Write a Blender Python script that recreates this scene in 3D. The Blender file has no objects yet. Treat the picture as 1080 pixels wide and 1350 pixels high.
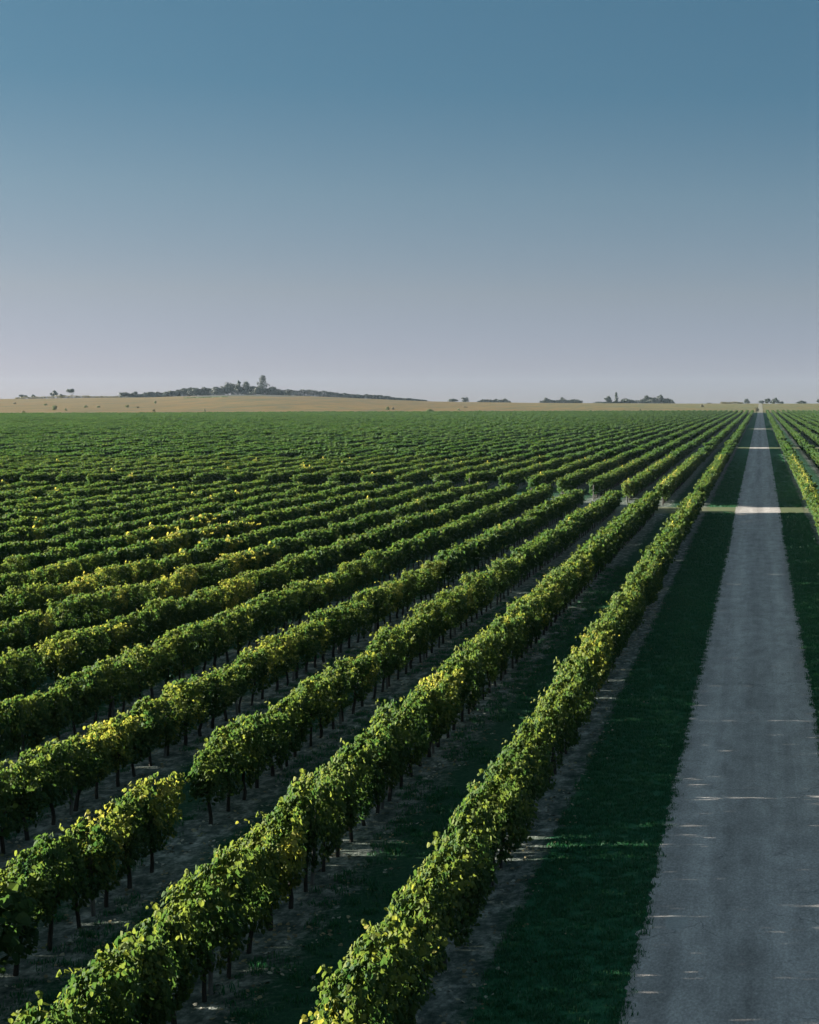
import bpy, math, random
import numpy as np
from mathutils import Vector

S = bpy.context.scene
COL = S.collection
R = math.radians

# ------------------------------------------------------------------ camera
CAM_H = 8.5                 # drone height over the road, metres
FPX = 2200.0                # focal length in pixels of the 1080 wide photograph
VX, VY = 1003.0, 526.5      # where the road meets the horizon in the photograph
cd = bpy.data.cameras.new("camera")
cam = bpy.data.objects.new("camera", cd)
COL.objects.link(cam)
cam.location = (0, 0, CAM_H)
cam.rotation_euler = (R(90), 0, 0)
cd.sensor_fit = 'HORIZONTAL'
cd.sensor_width = 36.0
cd.lens = 36.0 * FPX / 1080.0
cd.shift_x = -(VX - 540.0) / 1080.0
cd.shift_y = -(675.0 - VY) / 1080.0
cd.clip_start = 0.5
cd.clip_end = 20000
S.camera = cam

# ------------------------------------------------------------------ sky, sun, exposure
SUN_EL = 10.3
S.view_settings.view_transform = 'Standard'
S.view_settings.look = 'None'
S.view_settings.gamma = 1.0
S.view_settings.exposure = 2.6
S.view_settings.use_curve_mapping = False
W = bpy.data.worlds.new("World")
S.world = W
W.use_nodes = True
wn, wl = W.node_tree.nodes, W.node_tree.links
wn.clear()
sky = wn.new('ShaderNodeTexSky')
sky.sky_type = 'NISHITA'
sky.sun_disc = False
sky.sun_elevation = R(SUN_EL)
sky.sun_rotation = R(-90)
sky.air_density = 1.0
sky.dust_density = 1.6
sky.ozone_density = 2.5
tc = wn.new('ShaderNodeTexCoord')
sep = wn.new('ShaderNodeSeparateXYZ')
com = wn.new('ShaderNodeCombineXYZ')
mx = wn.new('ShaderNodeMath'); mx.operation = 'MAXIMUM'; mx.inputs[1].default_value = 0.0
ml = wn.new('ShaderNodeMath'); ml.operation = 'MULTIPLY_ADD'
ml.inputs[1].default_value = 2.2; ml.inputs[2].default_value = 0.07
nm = wn.new('ShaderNodeVectorMath'); nm.operation = 'NORMALIZE'
wl.new(tc.outputs['Generated'], sep.inputs[0])
wl.new(sep.outputs[0], com.inputs[0]); wl.new(sep.outputs[1], com.inputs[1])
wl.new(sep.outputs[2], mx.inputs[0]); wl.new(mx.outputs[0], ml.inputs[0]); wl.new(ml.outputs[0], com.inputs[2])
wl.new(com.outputs[0], nm.inputs[0]); wl.new(nm.outputs[0], sky.inputs['Vector'])
tint = wn.new('ShaderNodeMix'); tint.data_type = 'RGBA'; tint.blend_type = 'MULTIPLY'
tint.inputs[0].default_value = 1.0
grade = wn.new('ShaderNodeValToRGB')       # sky tint by height: low band darkened, overhead brightened as added fill light
ge = grade.color_ramp.elements
GR = [(0.0, (.60, .475, .585)), (.021, (.69, .505, .54)), (.062, (.77, .56, .48)), (.12, (.66, .60, .50)), (.18, (.46, .565, .50)), (.235, (.45, .59, .525)),
      (.42, (1.20, 1.06, .76)), (1.0, (1.58, 1.26, .84))]
while len(ge) < len(GR): ge.new(0.5)
for i_, (p_, c_) in enumerate(GR):
    ge[i_].position = p_; ge[i_].color = c_ + (1,)
wl.new(mx.outputs[0], grade.inputs[0]); wl.new(grade.outputs[0], tint.inputs[7])
bg = wn.new('ShaderNodeBackground'); bg.inputs[1].default_value = 0.05
wo = wn.new('ShaderNodeOutputWorld')
wl.new(sky.outputs[0], tint.inputs[6]); wl.new(tint.outputs[2], bg.inputs[0]); wl.new(bg.outputs[0], wo.inputs[0])

sd = bpy.data.lights.new("sun", 'SUN')
sd.energy = 5.0
sd.angle = R(0.5)
sd.color = (1.0, 0.945, 0.82)
sun = bpy.data.objects.new("sun", sd)
COL.objects.link(sun)
sun.location = (-60, 60, 60)
sun.rotation_euler = Vector((math.cos(R(SUN_EL)), 0, -math.sin(R(SUN_EL)))).to_track_quat('-Z', 'Y').to_euler()

# ------------------------------------------------------------------ the lay of the land
ROW_GAP = 3.13
ROW_L, ROW_R = -4.72, 3.94          # the first row on each side of the road
ROAD_L, ROAD_R = -1.92, 1.50
ALLEYS = ((128.0, 3.6), (292.0, 4.0), (480.0, 4.5))   # cross tracks between the vine blocks (centre, half width)


def alley_at(c, x):
    """The cross tracks bend away a little on the left."""
    if x < -8:
        return c * (1.0 + 0.15 * min(1.0, (-8 - x) / 16.0))
    return c


def in_alley(x, y, pad=0.0):
    return any(abs(y - alley_at(c, x)) < hw + pad + (1.6 if x < -6 else 0.0) for c, hw in ALLEYS)


def vine_end(x):
    return 1010 + 0.41 * min(x, 0) - 0.1 * max(x, 0)


RIDGE_Y = 1800.0
_rx = np.array([-60, 0, 60, 130, 200, 250, 300, 350, 400, 450, 500, 540, 570, 640, 720, 900, 1080, 1300], float)
_ry = np.array([526.5, 525.8, 525.5, 524.3, 523.8, 522, 520.5, 520.5, 522, 524, 526.3, 528, 529.3, 530.3, 531.2, 532, 532, 532], float)
_rX = (_rx - VX) / FPX * RIDGE_Y
_rH = CAM_H + (VY - _ry) / FPX * RIDGE_Y


def smooth(t):
    t = np.clip(t, 0, 1)
    return t * t * (3 - 2 * t)


def height(x, y):
    x = np.asarray(x, float); y = np.asarray(y, float)
    rh = np.interp(x * RIDGE_Y / np.maximum(y, 400.0), _rX, _rH)
    up = smooth((y - 860.0) / (RIDGE_Y - 860.0)) * 0.55 + 0.45 * np.clip((y - 860.0) / (RIDGE_Y - 860.0), 0, 1)
    dn = np.clip((y - RIDGE_Y) / 900.0, 0, 1)
    return rh * up - dn * (rh + 10)


def px_to_ground(px, py):
    """Point of the land seen at a pixel of the photograph."""
    lo, hi = 15.0, RIDGE_Y
    f = lambda Y: VY + FPX * (CAM_H - float(height((px - VX) / FPX * Y, Y))) / Y - py
    if f(hi) > 0:
        Y = hi
    else:
        for _ in range(60):
            m = (lo + hi) / 2
            if f(m) > 0: lo = m
            else: hi = m
        Y = (lo + hi) / 2
    x = (px - VX) / FPX * Y
    return x, Y, float(height(x, Y))


def project(x, y, z):
    return VX + FPX * x / y, VY + FPX * (CAM_H - z) / y


# ------------------------------------------------------------------ material helpers
def new_mat(name):
    m = bpy.data.materials.new(name)
    m.use_nodes = True
    m.node_tree.nodes.clear()
    return m, m.node_tree.nodes, m.node_tree.links


def math_node(n, l, op, a, b=None, c=None, clamp=False):
    k = n.new('ShaderNodeMath'); k.operation = op; k.use_clamp = clamp
    for i, v in enumerate((a, b, c)):
        if v is None: continue
        if isinstance(v, (int, float)): k.inputs[i].default_value = v
        else: l.new(v, k.inputs[i])
    return k.outputs[0]


def mix_col(n, l, fac, a, b, blend='MIX'):
    k = n.new('ShaderNodeMix'); k.data_type = 'RGBA'; k.blend_type = blend
    for i, v in ((0, fac), (6, a), (7, b)):
        if isinstance(v, (int, float)): k.inputs[i].default_value = v
        elif isinstance(v, tuple): k.inputs[i].default_value = v if len(v) == 4 else v + (1,)
        else: l.new(v, k.inputs[i])
    return k.outputs[2]


def ramp(n, l, fac, stops):
    k = n.new('ShaderNodeValToRGB')
    e = k.color_ramp.elements
    while len(e) < len(stops): e.new(0.5)
    for i, (p, c) in enumerate(stops):
        e[i].position = p
        e[i].color = (c if isinstance(c, tuple) else (c, c, c)) + (1,)
    l.new(fac, k.inputs[0])
    return k.outputs[0]


def noise(n, l, vec, scale, detail=4.0, rough=0.55, sx=1, sy=1, sz=1):
    if (sx, sy, sz) != (1, 1, 1):
        mp = n.new('ShaderNodeMapping'); mp.inputs['Scale'].default_value = (sx, sy, sz)
        l.new(vec, mp.inputs[0]); vec = mp.outputs[0]
    k = n.new('ShaderNodeTexNoise')
    k.inputs['Scale'].default_value = scale
    k.inputs['Detail'].default_value = detail
    k.inputs['Roughness'].default_value = rough
    l.new(vec, k.inputs['Vector'])
    return k.outputs['Fac']


def finish(m, n, l, col, rough=0.9, bump=None, bump_d=0.02, spec=0.2, bump_s=0.6):
    p = n.new('ShaderNodeBsdfPrincipled')
    if isinstance(col, tuple): p.inputs['Base Color'].default_value = col + (1,)
    else: l.new(col, p.inputs['Base Color'])
    p.inputs['Roughness'].default_value = rough
    p.inputs['Specular IOR Level'].default_value = spec
    if bump is not None:
        b = n.new('ShaderNodeBump'); b.inputs['Distance'].default_value = bump_d
        b.inputs['Strength'].default_value = bump_s
        l.new(bump, b.inputs['Height']); l.new(b.outputs[0], p.inputs['Normal'])
    o = n.new('ShaderNodeOutputMaterial')
    l.new(p.outputs[0], o.inputs[0])
    return m


def foliage_mat(name, stops, transl=0.35, rough=0.5, spec=0.25, jitter=0.35, warm=(1.25, 1.15, 0.6)):
    m, n, l = new_mat(name)
    at = n.new('ShaderNodeAttribute'); at.attribute_name = 'hue'
    oi = n.new('ShaderNodeObjectInfo')
    h = math_node(n, l, 'ADD', at.outputs['Fac'], math_node(n, l, 'MULTIPLY_ADD', oi.outputs['Random'], jitter * 0.4, -jitter * 0.2))
    c = ramp(n, l, h, stops)
    p = n.new('ShaderNodeBsdfPrincipled')
    l.new(c, p.inputs['Base Color'])
    p.inputs['Roughness'].default_value = rough
    p.inputs['Specular IOR Level'].default_value = spec
    t = n.new('ShaderNodeBsdfTranslucent')
    l.new(mix_col(n, l, 1.0, c, warm, 'MULTIPLY'), t.inputs[0])
    x = n.new('ShaderNodeMixShader'); x.inputs[0].default_value = transl
    l.new(p.outputs[0], x.inputs[1]); l.new(t.outputs[0], x.inputs[2])
    o = n.new('ShaderNodeOutputMaterial'); l.new(x.outputs[0], o.inputs[0])
    return m


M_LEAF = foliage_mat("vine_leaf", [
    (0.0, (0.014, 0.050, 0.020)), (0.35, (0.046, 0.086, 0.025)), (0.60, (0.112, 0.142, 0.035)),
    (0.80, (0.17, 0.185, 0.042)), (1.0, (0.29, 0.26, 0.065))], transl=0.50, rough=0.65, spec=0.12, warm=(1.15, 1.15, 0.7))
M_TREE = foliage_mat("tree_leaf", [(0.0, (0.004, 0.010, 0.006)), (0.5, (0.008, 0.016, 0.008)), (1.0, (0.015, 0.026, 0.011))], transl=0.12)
M_BUSH = foliage_mat("bush_leaf", [(0.0, (0.055, 0.085, 0.022)), (0.5, (0.085, 0.12, 0.032)), (1.0, (0.14, 0.16, 0.05))], transl=0.2)
M_DRYBUSH = foliage_mat("dry_bush_leaf", [(0.0, (0.07, 0.065, 0.035)), (0.5, (0.10, 0.09, 0.045)), (1.0, (0.15, 0.13, 0.06))], transl=0.2)
M_GRASS = foliage_mat("grass_blade", [(0.0, (0.009, 0.080, 0.034)), (0.5, (0.016, 0.108, 0.045)), (0.8, (0.045, 0.12, 0.045)), (1.0, (0.15, 0.14, 0.05))],
                      transl=0.3, jitter=0.6, warm=(1.2, 1.15, 0.8))


def bark_mat(name, a, b):
    m, n, l = new_mat(name)
    g = n.new('ShaderNodeTexCoord')
    f = noise(n, l, g.outputs['Object'], 14, 5, 0.6, 1, 1, 0.2)
    return finish(m, n, l, ramp(n, l, f, [(0.3, a), (0.7, b)]), 0.95, f, 0.01)


M_BARK = bark_mat("vine_bark", (0.016, 0.015, 0.013), (0.045, 0.040, 0.034))
M_POST = bark_mat("weathered_post_wood", (0.06, 0.06, 0.057), (0.15, 0.15, 0.14))

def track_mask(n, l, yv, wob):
    """1 on the worn cross tracks, where a sunlit olive is painted in."""
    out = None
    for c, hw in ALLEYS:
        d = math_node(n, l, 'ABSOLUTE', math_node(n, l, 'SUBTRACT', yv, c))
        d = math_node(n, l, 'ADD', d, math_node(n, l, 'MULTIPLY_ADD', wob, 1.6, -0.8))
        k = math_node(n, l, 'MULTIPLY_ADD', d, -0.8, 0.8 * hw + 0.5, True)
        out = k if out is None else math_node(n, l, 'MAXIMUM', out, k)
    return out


# ground: bare soil under the vines, thin grass between the rows, dry field beyond
m, n, l = new_mat("vineyard_ground")
geo = n.new('ShaderNodeNewGeometry')
P = geo.outputs['Position']
sx = n.new('ShaderNodeSeparateXYZ'); l.new(P, sx.inputs[0])
X, Y = sx.outputs[0], sx.outputs[1]
HALF = (ROW_R - ROW_L) / 2
r_ = math_node(n, l, 'SUBTRACT', math_node(n, l, 'ABSOLUTE', math_node(n, l, 'SUBTRACT', X, (ROW_R + ROW_L) / 2)), HALF)
mrow = math_node(n, l, 'DIVIDE', r_, ROW_GAP)
dist = math_node(n, l, 'MULTIPLY', math_node(n, l, 'ABSOLUTE', math_node(n, l, 'SUBTRACT', mrow, math_node(n, l, 'ROUND', mrow))), ROW_GAP)
nz1 = noise(n, l, P, 1.6, 6, 0.65, 1, 0.55, 1)
nz2 = noise(n, l, P, 9.0, 5, 0.65)
nz3 = noise(n, l, P, 0.25, 3, 0.5)
edge = math_node(n, l, 'ADD', dist, math_node(n, l, 'MULTIPLY_ADD', nz1, -1.5, 0.75))
edge = math_node(n, l, 'ADD', edge, math_node(n, l, 'MULTIPLY_ADD', nz2, -0.9, 0.45))
soilmask = math_node(n, l, 'SMOOTH_MIN', 1.0, math_node(n, l, 'MULTIPLY_ADD', edge, -2.2, 2.0), 0.1, True)
nz4 = noise(n, l, P, 3.2, 6, 0.7, 1.0, 0.6, 1)
soilv = math_node(n, l, 'ADD', math_node(n, l, 'MULTIPLY', nz4, 0.75), math_node(n, l, 'MULTIPLY', nz2, 0.25))
soil = ramp(n, l, soilv, [(0.36, (0.020, 0.036, 0.030)), (0.48, (0.075, 0.095, 0.080)), (0.57, (0.20, 0.215, 0.190)), (0.68, (0.42, 0.42, 0.38))])
grs = ramp(n, l, nz2, [(0.3, (0.006, 0.034, 0.018)), (0.55, (0.014, 0.060, 0.028)), (0.75, (0.055, 0.085, 0.045))])
vy = mix_col(n, l, soilmask, grs, soil)
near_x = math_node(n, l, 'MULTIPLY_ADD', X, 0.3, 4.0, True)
vy = mix_col(n, l, math_node(n, l, 'MULTIPLY', math_node(n, l, 'MULTIPLY', track_mask(n, l, Y, nz1), near_x), 0.75), vy, (0.105, 0.105, 0.052))  # sunlit stripe's olive mixed into the cross-track colour
# dry field
f1 = noise(n, l, P, 0.03, 6, 0.65, 1.0, 0.22, 1)
f2 = noise(n, l, P, 0.16, 5, 0.65, 1.0, 0.12, 1)
dry = ramp(n, l, f1, [(0.30, (0.065, 0.066, 0.026)), (0.43, (0.112, 0.071, 0.020)), (0.60, (0.142, 0.090, 0.025)), (0.72, (0.085, 0.062, 0.019))])
dry = mix_col(n, l, ramp(n, l, f2, [(0.38, 0.8), (0.52, 0.0)]), dry, (0.06, 0.062, 0.025), 'MIX')
endline = math_node(n, l, 'ADD', math_node(n, l, 'MULTIPLY_ADD', math_node(n, l, 'MINIMUM', X, 0.0), 0.41, 1010.0),
                    math_node(n, l, 'MULTIPLY', math_node(n, l, 'MAXIMUM', X, 0.0), -0.1))
past = math_node(n, l, 'SUBTRACT', Y, endline)
past = math_node(n, l, 'ADD', past, math_node(n, l, 'MULTIPLY_ADD', f1, 60.0, -30.0))
green = math_node(n, l, 'MULTIPLY_ADD', past, -0.02, 1.25, True)
f3 = noise(n, l, P, 0.012, 4, 0.6, 0.25, 1.6, 1)
east = math_node(n, l, 'MULTIPLY_ADD', math_node(n, l, 'DIVIDE', X, Y), 6.0, 1.0, True)
green = math_node(n, l, 'MAXIMUM', green, math_node(n, l, 'MULTIPLY', east, ramp(n, l, f3, [(0.40, 0.15), (0.56, 0.85)])))
dry = mix_col(n, l, green, dry, (0.075, 0.088, 0.028))
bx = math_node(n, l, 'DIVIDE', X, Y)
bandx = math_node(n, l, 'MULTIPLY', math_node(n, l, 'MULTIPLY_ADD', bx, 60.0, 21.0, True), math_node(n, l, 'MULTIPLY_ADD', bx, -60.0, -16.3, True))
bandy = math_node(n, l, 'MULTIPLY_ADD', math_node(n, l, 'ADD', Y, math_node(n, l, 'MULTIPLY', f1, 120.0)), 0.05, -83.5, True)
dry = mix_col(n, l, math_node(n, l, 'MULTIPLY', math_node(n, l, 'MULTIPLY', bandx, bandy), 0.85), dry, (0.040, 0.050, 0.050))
isfield = math_node(n, l, 'MULTIPLY_ADD', math_node(n, l, 'SUBTRACT', Y, endline), 0.25, 0.0, True)
colr = mix_col(n, l, isfield, vy, dry)
bmp = math_node(n, l, 'ADD', nz2, math_node(n, l, 'MULTIPLY', nz1, 1.5))
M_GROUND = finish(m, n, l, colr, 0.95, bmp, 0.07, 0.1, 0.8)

# verge: dense short grass
m, n, l = new_mat("verge_grass")
geo = n.new('ShaderNodeNewGeometry'); P = geo.outputs['Position']
a = noise(n, l, P, 12, 5, 0.7)
b = noise(n, l, P, 0.8, 4, 0.6, 1, 0.4, 1)
c = ramp(n, l, b, [(0.3, (0.010, 0.080, 0.035)), (0.55, (0.017, 0.106, 0.046)), (0.72, (0.045, 0.12, 0.045)), (0.85, (0.12, 0.125, 0.06))])
c = mix_col(n, l, ramp(n, l, a, [(0.35, 0.6), (0.6, 0.0)]), c, (0.003, 0.055, 0.025))
sx = n.new('ShaderNodeSeparateXYZ'); l.new(P, sx.inputs[0])
c = mix_col(n, l, math_node(n, l, 'MULTIPLY', track_mask(n, l, sx.outputs[1], b), 0.8), c, (0.105, 0.110, 0.048))  # olive of the sunlit grass stripe, put into the verge colour
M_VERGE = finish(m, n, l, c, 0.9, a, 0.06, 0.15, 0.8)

# road: worn chip seal
m, n, l = new_mat("worn_asphalt")
geo = n.new('ShaderNodeNewGeometry'); P = geo.outputs['Position']
sx = n.new('ShaderNodeSeparateXYZ'); l.new(P, sx.inputs[0])
g1 = noise(n, l, P, 24, 5, 0.8, 1, 0.45, 1)
g2 = noise(n, l, P, 2.2, 6, 0.65, 1.0, 0.35, 1)
g3 = noise(n, l, P, 1.1, 4, 0.6, 1.6, 0.04, 1)
g4 = noise(n, l, P, 0.35, 3, 0.6)
base = ramp(n, l, g1, [(0.28, (0.19, 0.175, 0.165)), (0.5, (0.325, 0.297, 0.278)), (0.72, (0.50, 0.46, 0.43))])
base = mix_col(n, l, 1.0, base, ramp(n, l, g2, [(0.28, 0.72), (0.5, 1.0), (0.72, 1.22)]), 'MULTIPLY')
base = mix_col(n, l, 1.0, base, ramp(n, l, g3, [(0.30, 0.76), (0.5, 1.0), (0.7, 1.2)]), 'MULTIPLY')
base = mix_col(n, l, 1.0, base, ramp(n, l, g4, [(0.3, 0.9), (0.7, 1.08)]), 'MULTIPLY')
# two paler wheel tracks, darker crown between them
u = math_node(n, l, 'ABSOLUTE', math_node(n, l, 'SUBTRACT', math_node(n, l, 'ABSOLUTE', math_node(n, l, 'ADD', sx.outputs[0], 0.2)), 0.8))
base = mix_col(n, l, 1.0, base, ramp(n, l, u, [(0.15, 1.10), (0.55, 0.95), (0.9, 0.88)]), 'MULTIPLY')
# cracks and a pale worn patch
vo = n.new('ShaderNodeTexVoronoi'); vo.feature = 'DISTANCE_TO_EDGE'; vo.inputs['Scale'].default_value = 0.55
wob = n.new('ShaderNodeVectorMath'); wob.operation = 'ADD'
nn = n.new('ShaderNodeTexNoise'); nn.inputs['Scale'].default_value = 1.3; nn.inputs['Detail'].default_value = 5
l.new(P, nn.inputs['Vector']); l.new(P, wob.inputs[0]); l.new(nn.outputs['Color'], wob.inputs[1]); l.new(wob.outputs[0], vo.inputs['Vector'])
crack = ramp(n, l, vo.outputs['Distance'], [(0.0, 1.0), (0.012, 0.0)])
crack = math_node(n, l, 'MULTIPLY', crack, ramp(n, l, g4, [(0.45, 0.0), (0.6, 0.7)]))
base = mix_col(n, l, crack, base, (0.085, 0.083, 0.085))
px_, py_, _ = px_to_ground(892, 1216)
dv = n.new('ShaderNodeVectorMath'); dv.operation = 'SUBTRACT'; dv.inputs[1].default_value = (px_, py_, 0); l.new(P, dv.inputs[0])
sc = n.new('ShaderNodeVectorMath'); sc.operation = 'MULTIPLY'; sc.inputs[1].default_value = (5.0, 1.6, 0); l.new(dv.outputs[0], sc.inputs[0])
ln = n.new('ShaderNodeVectorMath'); ln.operation = 'LENGTH'; l.new(sc.outputs[0], ln.inputs[0])
patch = math_node(n, l, 'ADD', ln.outputs['Value'], math_node(n, l, 'MULTIPLY_ADD', g2, 2.4, -1.2))
base = mix_col(n, l, ramp(n, l, patch, [(0.75, 0.55), (1.0, 0.0)]), base, (0.36, 0.355, 0.34))
# past the vines the lane is a narrower-looking dusty farm track, half grown over
trk = math_node(n, l, 'MULTIPLY_ADD', sx.outputs[1], 0.1, -100.6, True)
base = mix_col(n, l, trk, base, ramp(n, l, g4, [(0.35, (0.085, 0.085, 0.045)), (0.6, (0.17, 0.155, 0.12))]))
M_ROAD = finish(m, n, l, base, 0.85, g1, 0.012, 0.25, 0.7)


# ------------------------------------------------------------------ mesh helpers
def mesh_from(name, verts, faces, mats, hue=None, midx=None, smooth_shade=False):
    """verts (n,3) array; faces: (k,m) array or list of such arrays."""
    me = bpy.data.meshes.new(name)
    if isinstance(faces, np.ndarray): faces = [faces]
    faces = [f for f in faces if len(f)]
    me.vertices.add(len(verts))
    me.vertices.foreach_set('co', np.asarray(verts, np.float32).ravel())
    tot = np.concatenate([np.full(len(f), f.shape[1], np.int32) for f in faces])
    loops = np.concatenate([f.ravel() for f in faces]).astype(np.int32)
    me.loops.add(len(loops)); me.loops.foreach_set('vertex_index', loops)
    me.polygons.add(len(tot))
    start = np.concatenate([[0], np.cumsum(tot)[:-1]]).astype(np.int32)
    me.polygons.foreach_set('loop_start', start)
    me.polygons.foreach_set('loop_total', tot)
    for mm in mats: me.materials.append(mm)
    if midx is not None: me.polygons.foreach_set('material_index', np.asarray(midx, np.int32))
    if hue is not None:
        a = me.attributes.new('hue', 'FLOAT', 'FACE')
        a.data.foreach_set('value', np.asarray(hue, np.float32))
    me.polygons.foreach_set('use_smooth', np.full(len(tot), smooth_shade))
    me.update(calc_edges=True)
    return me


def link(name, me, parent=None):
    o = bpy.data.objects.new(name, me)
    COL.objects.link(o)
    if parent is not None: o.parent = parent
    return o


def tag(o, label, cat, group=None, kind=None):
    o['label'] = label; o['category'] = cat
    if group: o['group'] = group
    if kind: o['kind'] = kind
    return o


def struct(o, label, cat):
    return tag(o, label, cat, None, 'structure')


LEAF2D = np.array([(0, 0), (0.12, 0.46), (0.58, 0.44), (1.0, 0.0), (0.58, -0.44), (0.12, -0.46)])


def leaf_geo(P, N, T, S_, fold=0.16):
    """Folded leaf blades. returns verts, faces"""
    N = N / (np.linalg.norm(N, axis=1, keepdims=True) + 1e-9)
    T = T - N * (T * N).sum(1, keepdims=True)
    T = T / (np.linalg.norm(T, axis=1, keepdims=True) + 1e-9)
    B = np.cross(N, T)
    k = len(P)
    a = LEAF2D[None, :, 0:1]; b = LEAF2D[None, :, 1:2]
    v = P[:, None] + S_[:, None, None] * (T[:, None] * (a - 0.4) + B[:, None] * b - N[:, None] * fold * np.abs(b) * 2 - N[:, None] * 0.12 * a * a)
    i = (np.arange(k) * 6)[:, None]
    f = np.stack([i + [0, 1, 2, 3], i + [0, 3, 4, 5]], 1).reshape(-1, 4)
    return v.reshape(-1, 3), f


def tube(path, rad, seg=6):
    path = np.asarray(path, float); rad = np.asarray(rad, float)
    vs, fs = [], []
    for i, p in enumerate(path):
        d = path[min(i + 1, len(path) - 1)] - path[max(i - 1, 0)]
        d = d / (np.linalg.norm(d) + 1e-9)
        up = np.array([0, 0, 1.0]) if abs(d[2]) < 0.9 else np.array([1.0, 0, 0])
        s = np.cross(d, up); s /= np.linalg.norm(s); t = np.cross(s, d)
        for j in range(seg):
            a = 2 * math.pi * j / seg
            vs.append(p + rad[i] * (math.cos(a) * s + math.sin(a) * t))
    for i in range(len(path) - 1):
        for j in range(seg):
            fs.append((i * seg + j, i * seg + (j + 1) % seg, (i + 1) * seg + (j + 1) % seg, (i + 1) * seg + j))
    vs.append(path[-1]); e = len(vs) - 1
    k = (len(path) - 1) * seg
    for j in range(seg): fs.append((k + j, k + (j + 1) % seg, e, e))
    return np.array(vs), np.array(fs)


def clean_tube(parts):
    """Joins tubes into verts, quads, tris"""
    V, Q, T, off = [], [], [], 0
    for v, f in parts:
        V.append(v)
        tri = f[:, 2] == f[:, 3]
        Q.append(f[~tri] + off); T.append(f[tri][:, :3] + off)
        off += len(v)
    return np.concatenate(V), np.concatenate(Q), np.concatenate(T)


class Wob:
    """Cheap smooth noise: a handful of random waves."""
    def __init__(self, rng, freq, k=7):
        self.d = rng.normal(size=(k, 3)) * freq
        self.p = rng.uniform(0, 6.28, k)

    def __call__(self, P):
        return np.sin(P @ self.d.T + self.p).mean(1) * 2.0


# ------------------------------------------------------------------ grapevine shapes
def vine_leaves(rng, length=1.20, n_shoot=13, n_fill=380, size=0.072, yellow=0.0, top=1.58, half=0.34, wild=0.09, low=0.36, thin=0.0):
    """Points, normals, tip directions, sizes and hues of the leaves of one stretch of trained vine (row along Y)."""
    P, N, T, H = [], [], [], []
    L2 = length / 2
    for _ in range(n_shoot):
        y0 = rng.uniform(-L2, L2); x0 = rng.normal(0, 0.06)
        hgt = (top - 0.72) * rng.uniform(0.8, 1.05) + (rng.uniform(0.06, 0.20) if rng.random() < wild else 0)
        lx, ly = rng.normal(0, 0.21), rng.normal(0, 0.18)
        m_ = int(hgt / 0.026)
        t = (np.arange(m_) + rng.uniform(0, 1, m_)) / m_
        droop = rng.uniform(0, 0.35) * (t ** 3)
        sgn = np.sign(lx) if lx != 0 else 1
        p = np.stack([x0 + lx * t + sgn * droop * 0.5, y0 + ly * t, 0.72 + hgt * (t - 0.5 * droop * t)], 1)
        ang = rng.uniform(0, 6.28, m_)
        off = rng.uniform(0.03, 0.15, m_) * (1.15 - 0.55 * t)
        o = np.stack([np.cos(ang) * off, np.sin(ang) * off, rng.normal(0, 0.03, m_)], 1)
        P.append(p + o)
        nn_ = np.stack([np.cos(ang) * 0.7, np.sin(ang) * 0.5, np.full(m_, 0.55)], 1) + rng.normal(0, 0.35, (m_, 3))
        N.append(nn_)
        T.append(np.stack([np.cos(ang), np.sin(ang), np.full(m_, -0.7)], 1) + rng.normal(0, 0.3, (m_, 3)))
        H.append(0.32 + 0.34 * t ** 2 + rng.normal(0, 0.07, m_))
    w1, w2 = Wob(rng, 6.0), Wob(rng, 5.0)
    k = int(n_fill * 1.7)
    v = rng.uniform(0, 1, k) ** 0.9
    yy = rng.uniform(-L2 - 0.03, L2 + 0.03, k)
    zz = low + (top - 0.05 - low) * v
    side = np.sign(rng.uniform(-1, 1, k))
    q = np.stack([side * 0.5, yy, zz], 1)
    bul = 1.0 + 0.62 * w1(q)
    prof = np.where(v < 0.25, 0.65 + 1.4 * v, 1.0) * np.where(v > 0.7, 1.0 - 0.9 * (v - 0.7), 1.0)
    hw = half * np.clip(bul, 0.45, 1.5) * prof
    xx = side * hw * np.sqrt(rng.uniform(0.25, 1.0, k))
    keep = (w2(q) > -0.55 + thin)
    edge_low = zz > low + 0.16 * (1 + w1(q * [0, 1.3, 0]))
    keep &= edge_low
    idx = np.where(keep)[0][:n_fill]
    kk = len(idx)
    P.append(np.stack([xx, yy, zz], 1)[idx])
    s_ = side[idx]
    N.append(np.stack([s_ * 0.8, np.zeros(kk), np.full(kk, 0.45)], 1) + rng.normal(0, 0.42, (kk, 3)))
    T.append(np.stack([s_ * 0.35, np.zeros(kk), np.full(kk, -1.0)], 1) + rng.normal(0, 0.45, (kk, 3)))
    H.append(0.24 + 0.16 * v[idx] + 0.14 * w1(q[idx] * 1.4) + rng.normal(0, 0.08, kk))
    P, N, T, H = map(np.concatenate, (P, N, T, H))
    Sz = size * rng.uniform(0.5, 1.35, len(P))
    hot = rng.random(len(P)) < (0.006 if size < 0.3 else 0.0)
    H[hot] += rng.uniform(0.25, 0.5, hot.sum())
    H = H * (1.0 if size < 0.1 else (0.72 if size < 0.2 else 0.50))
    if yellow:
        w3 = Wob(rng, 3.5 if size < 0.3 else 1.0)
        H += yellow * np.clip(0.55 + 0.6 * w3(P) + rng.normal(0, 0.25, len(P)), 0, 1.3)
    return P, N, T, Sz, np.clip(H, 0.0, 0.98)


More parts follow.
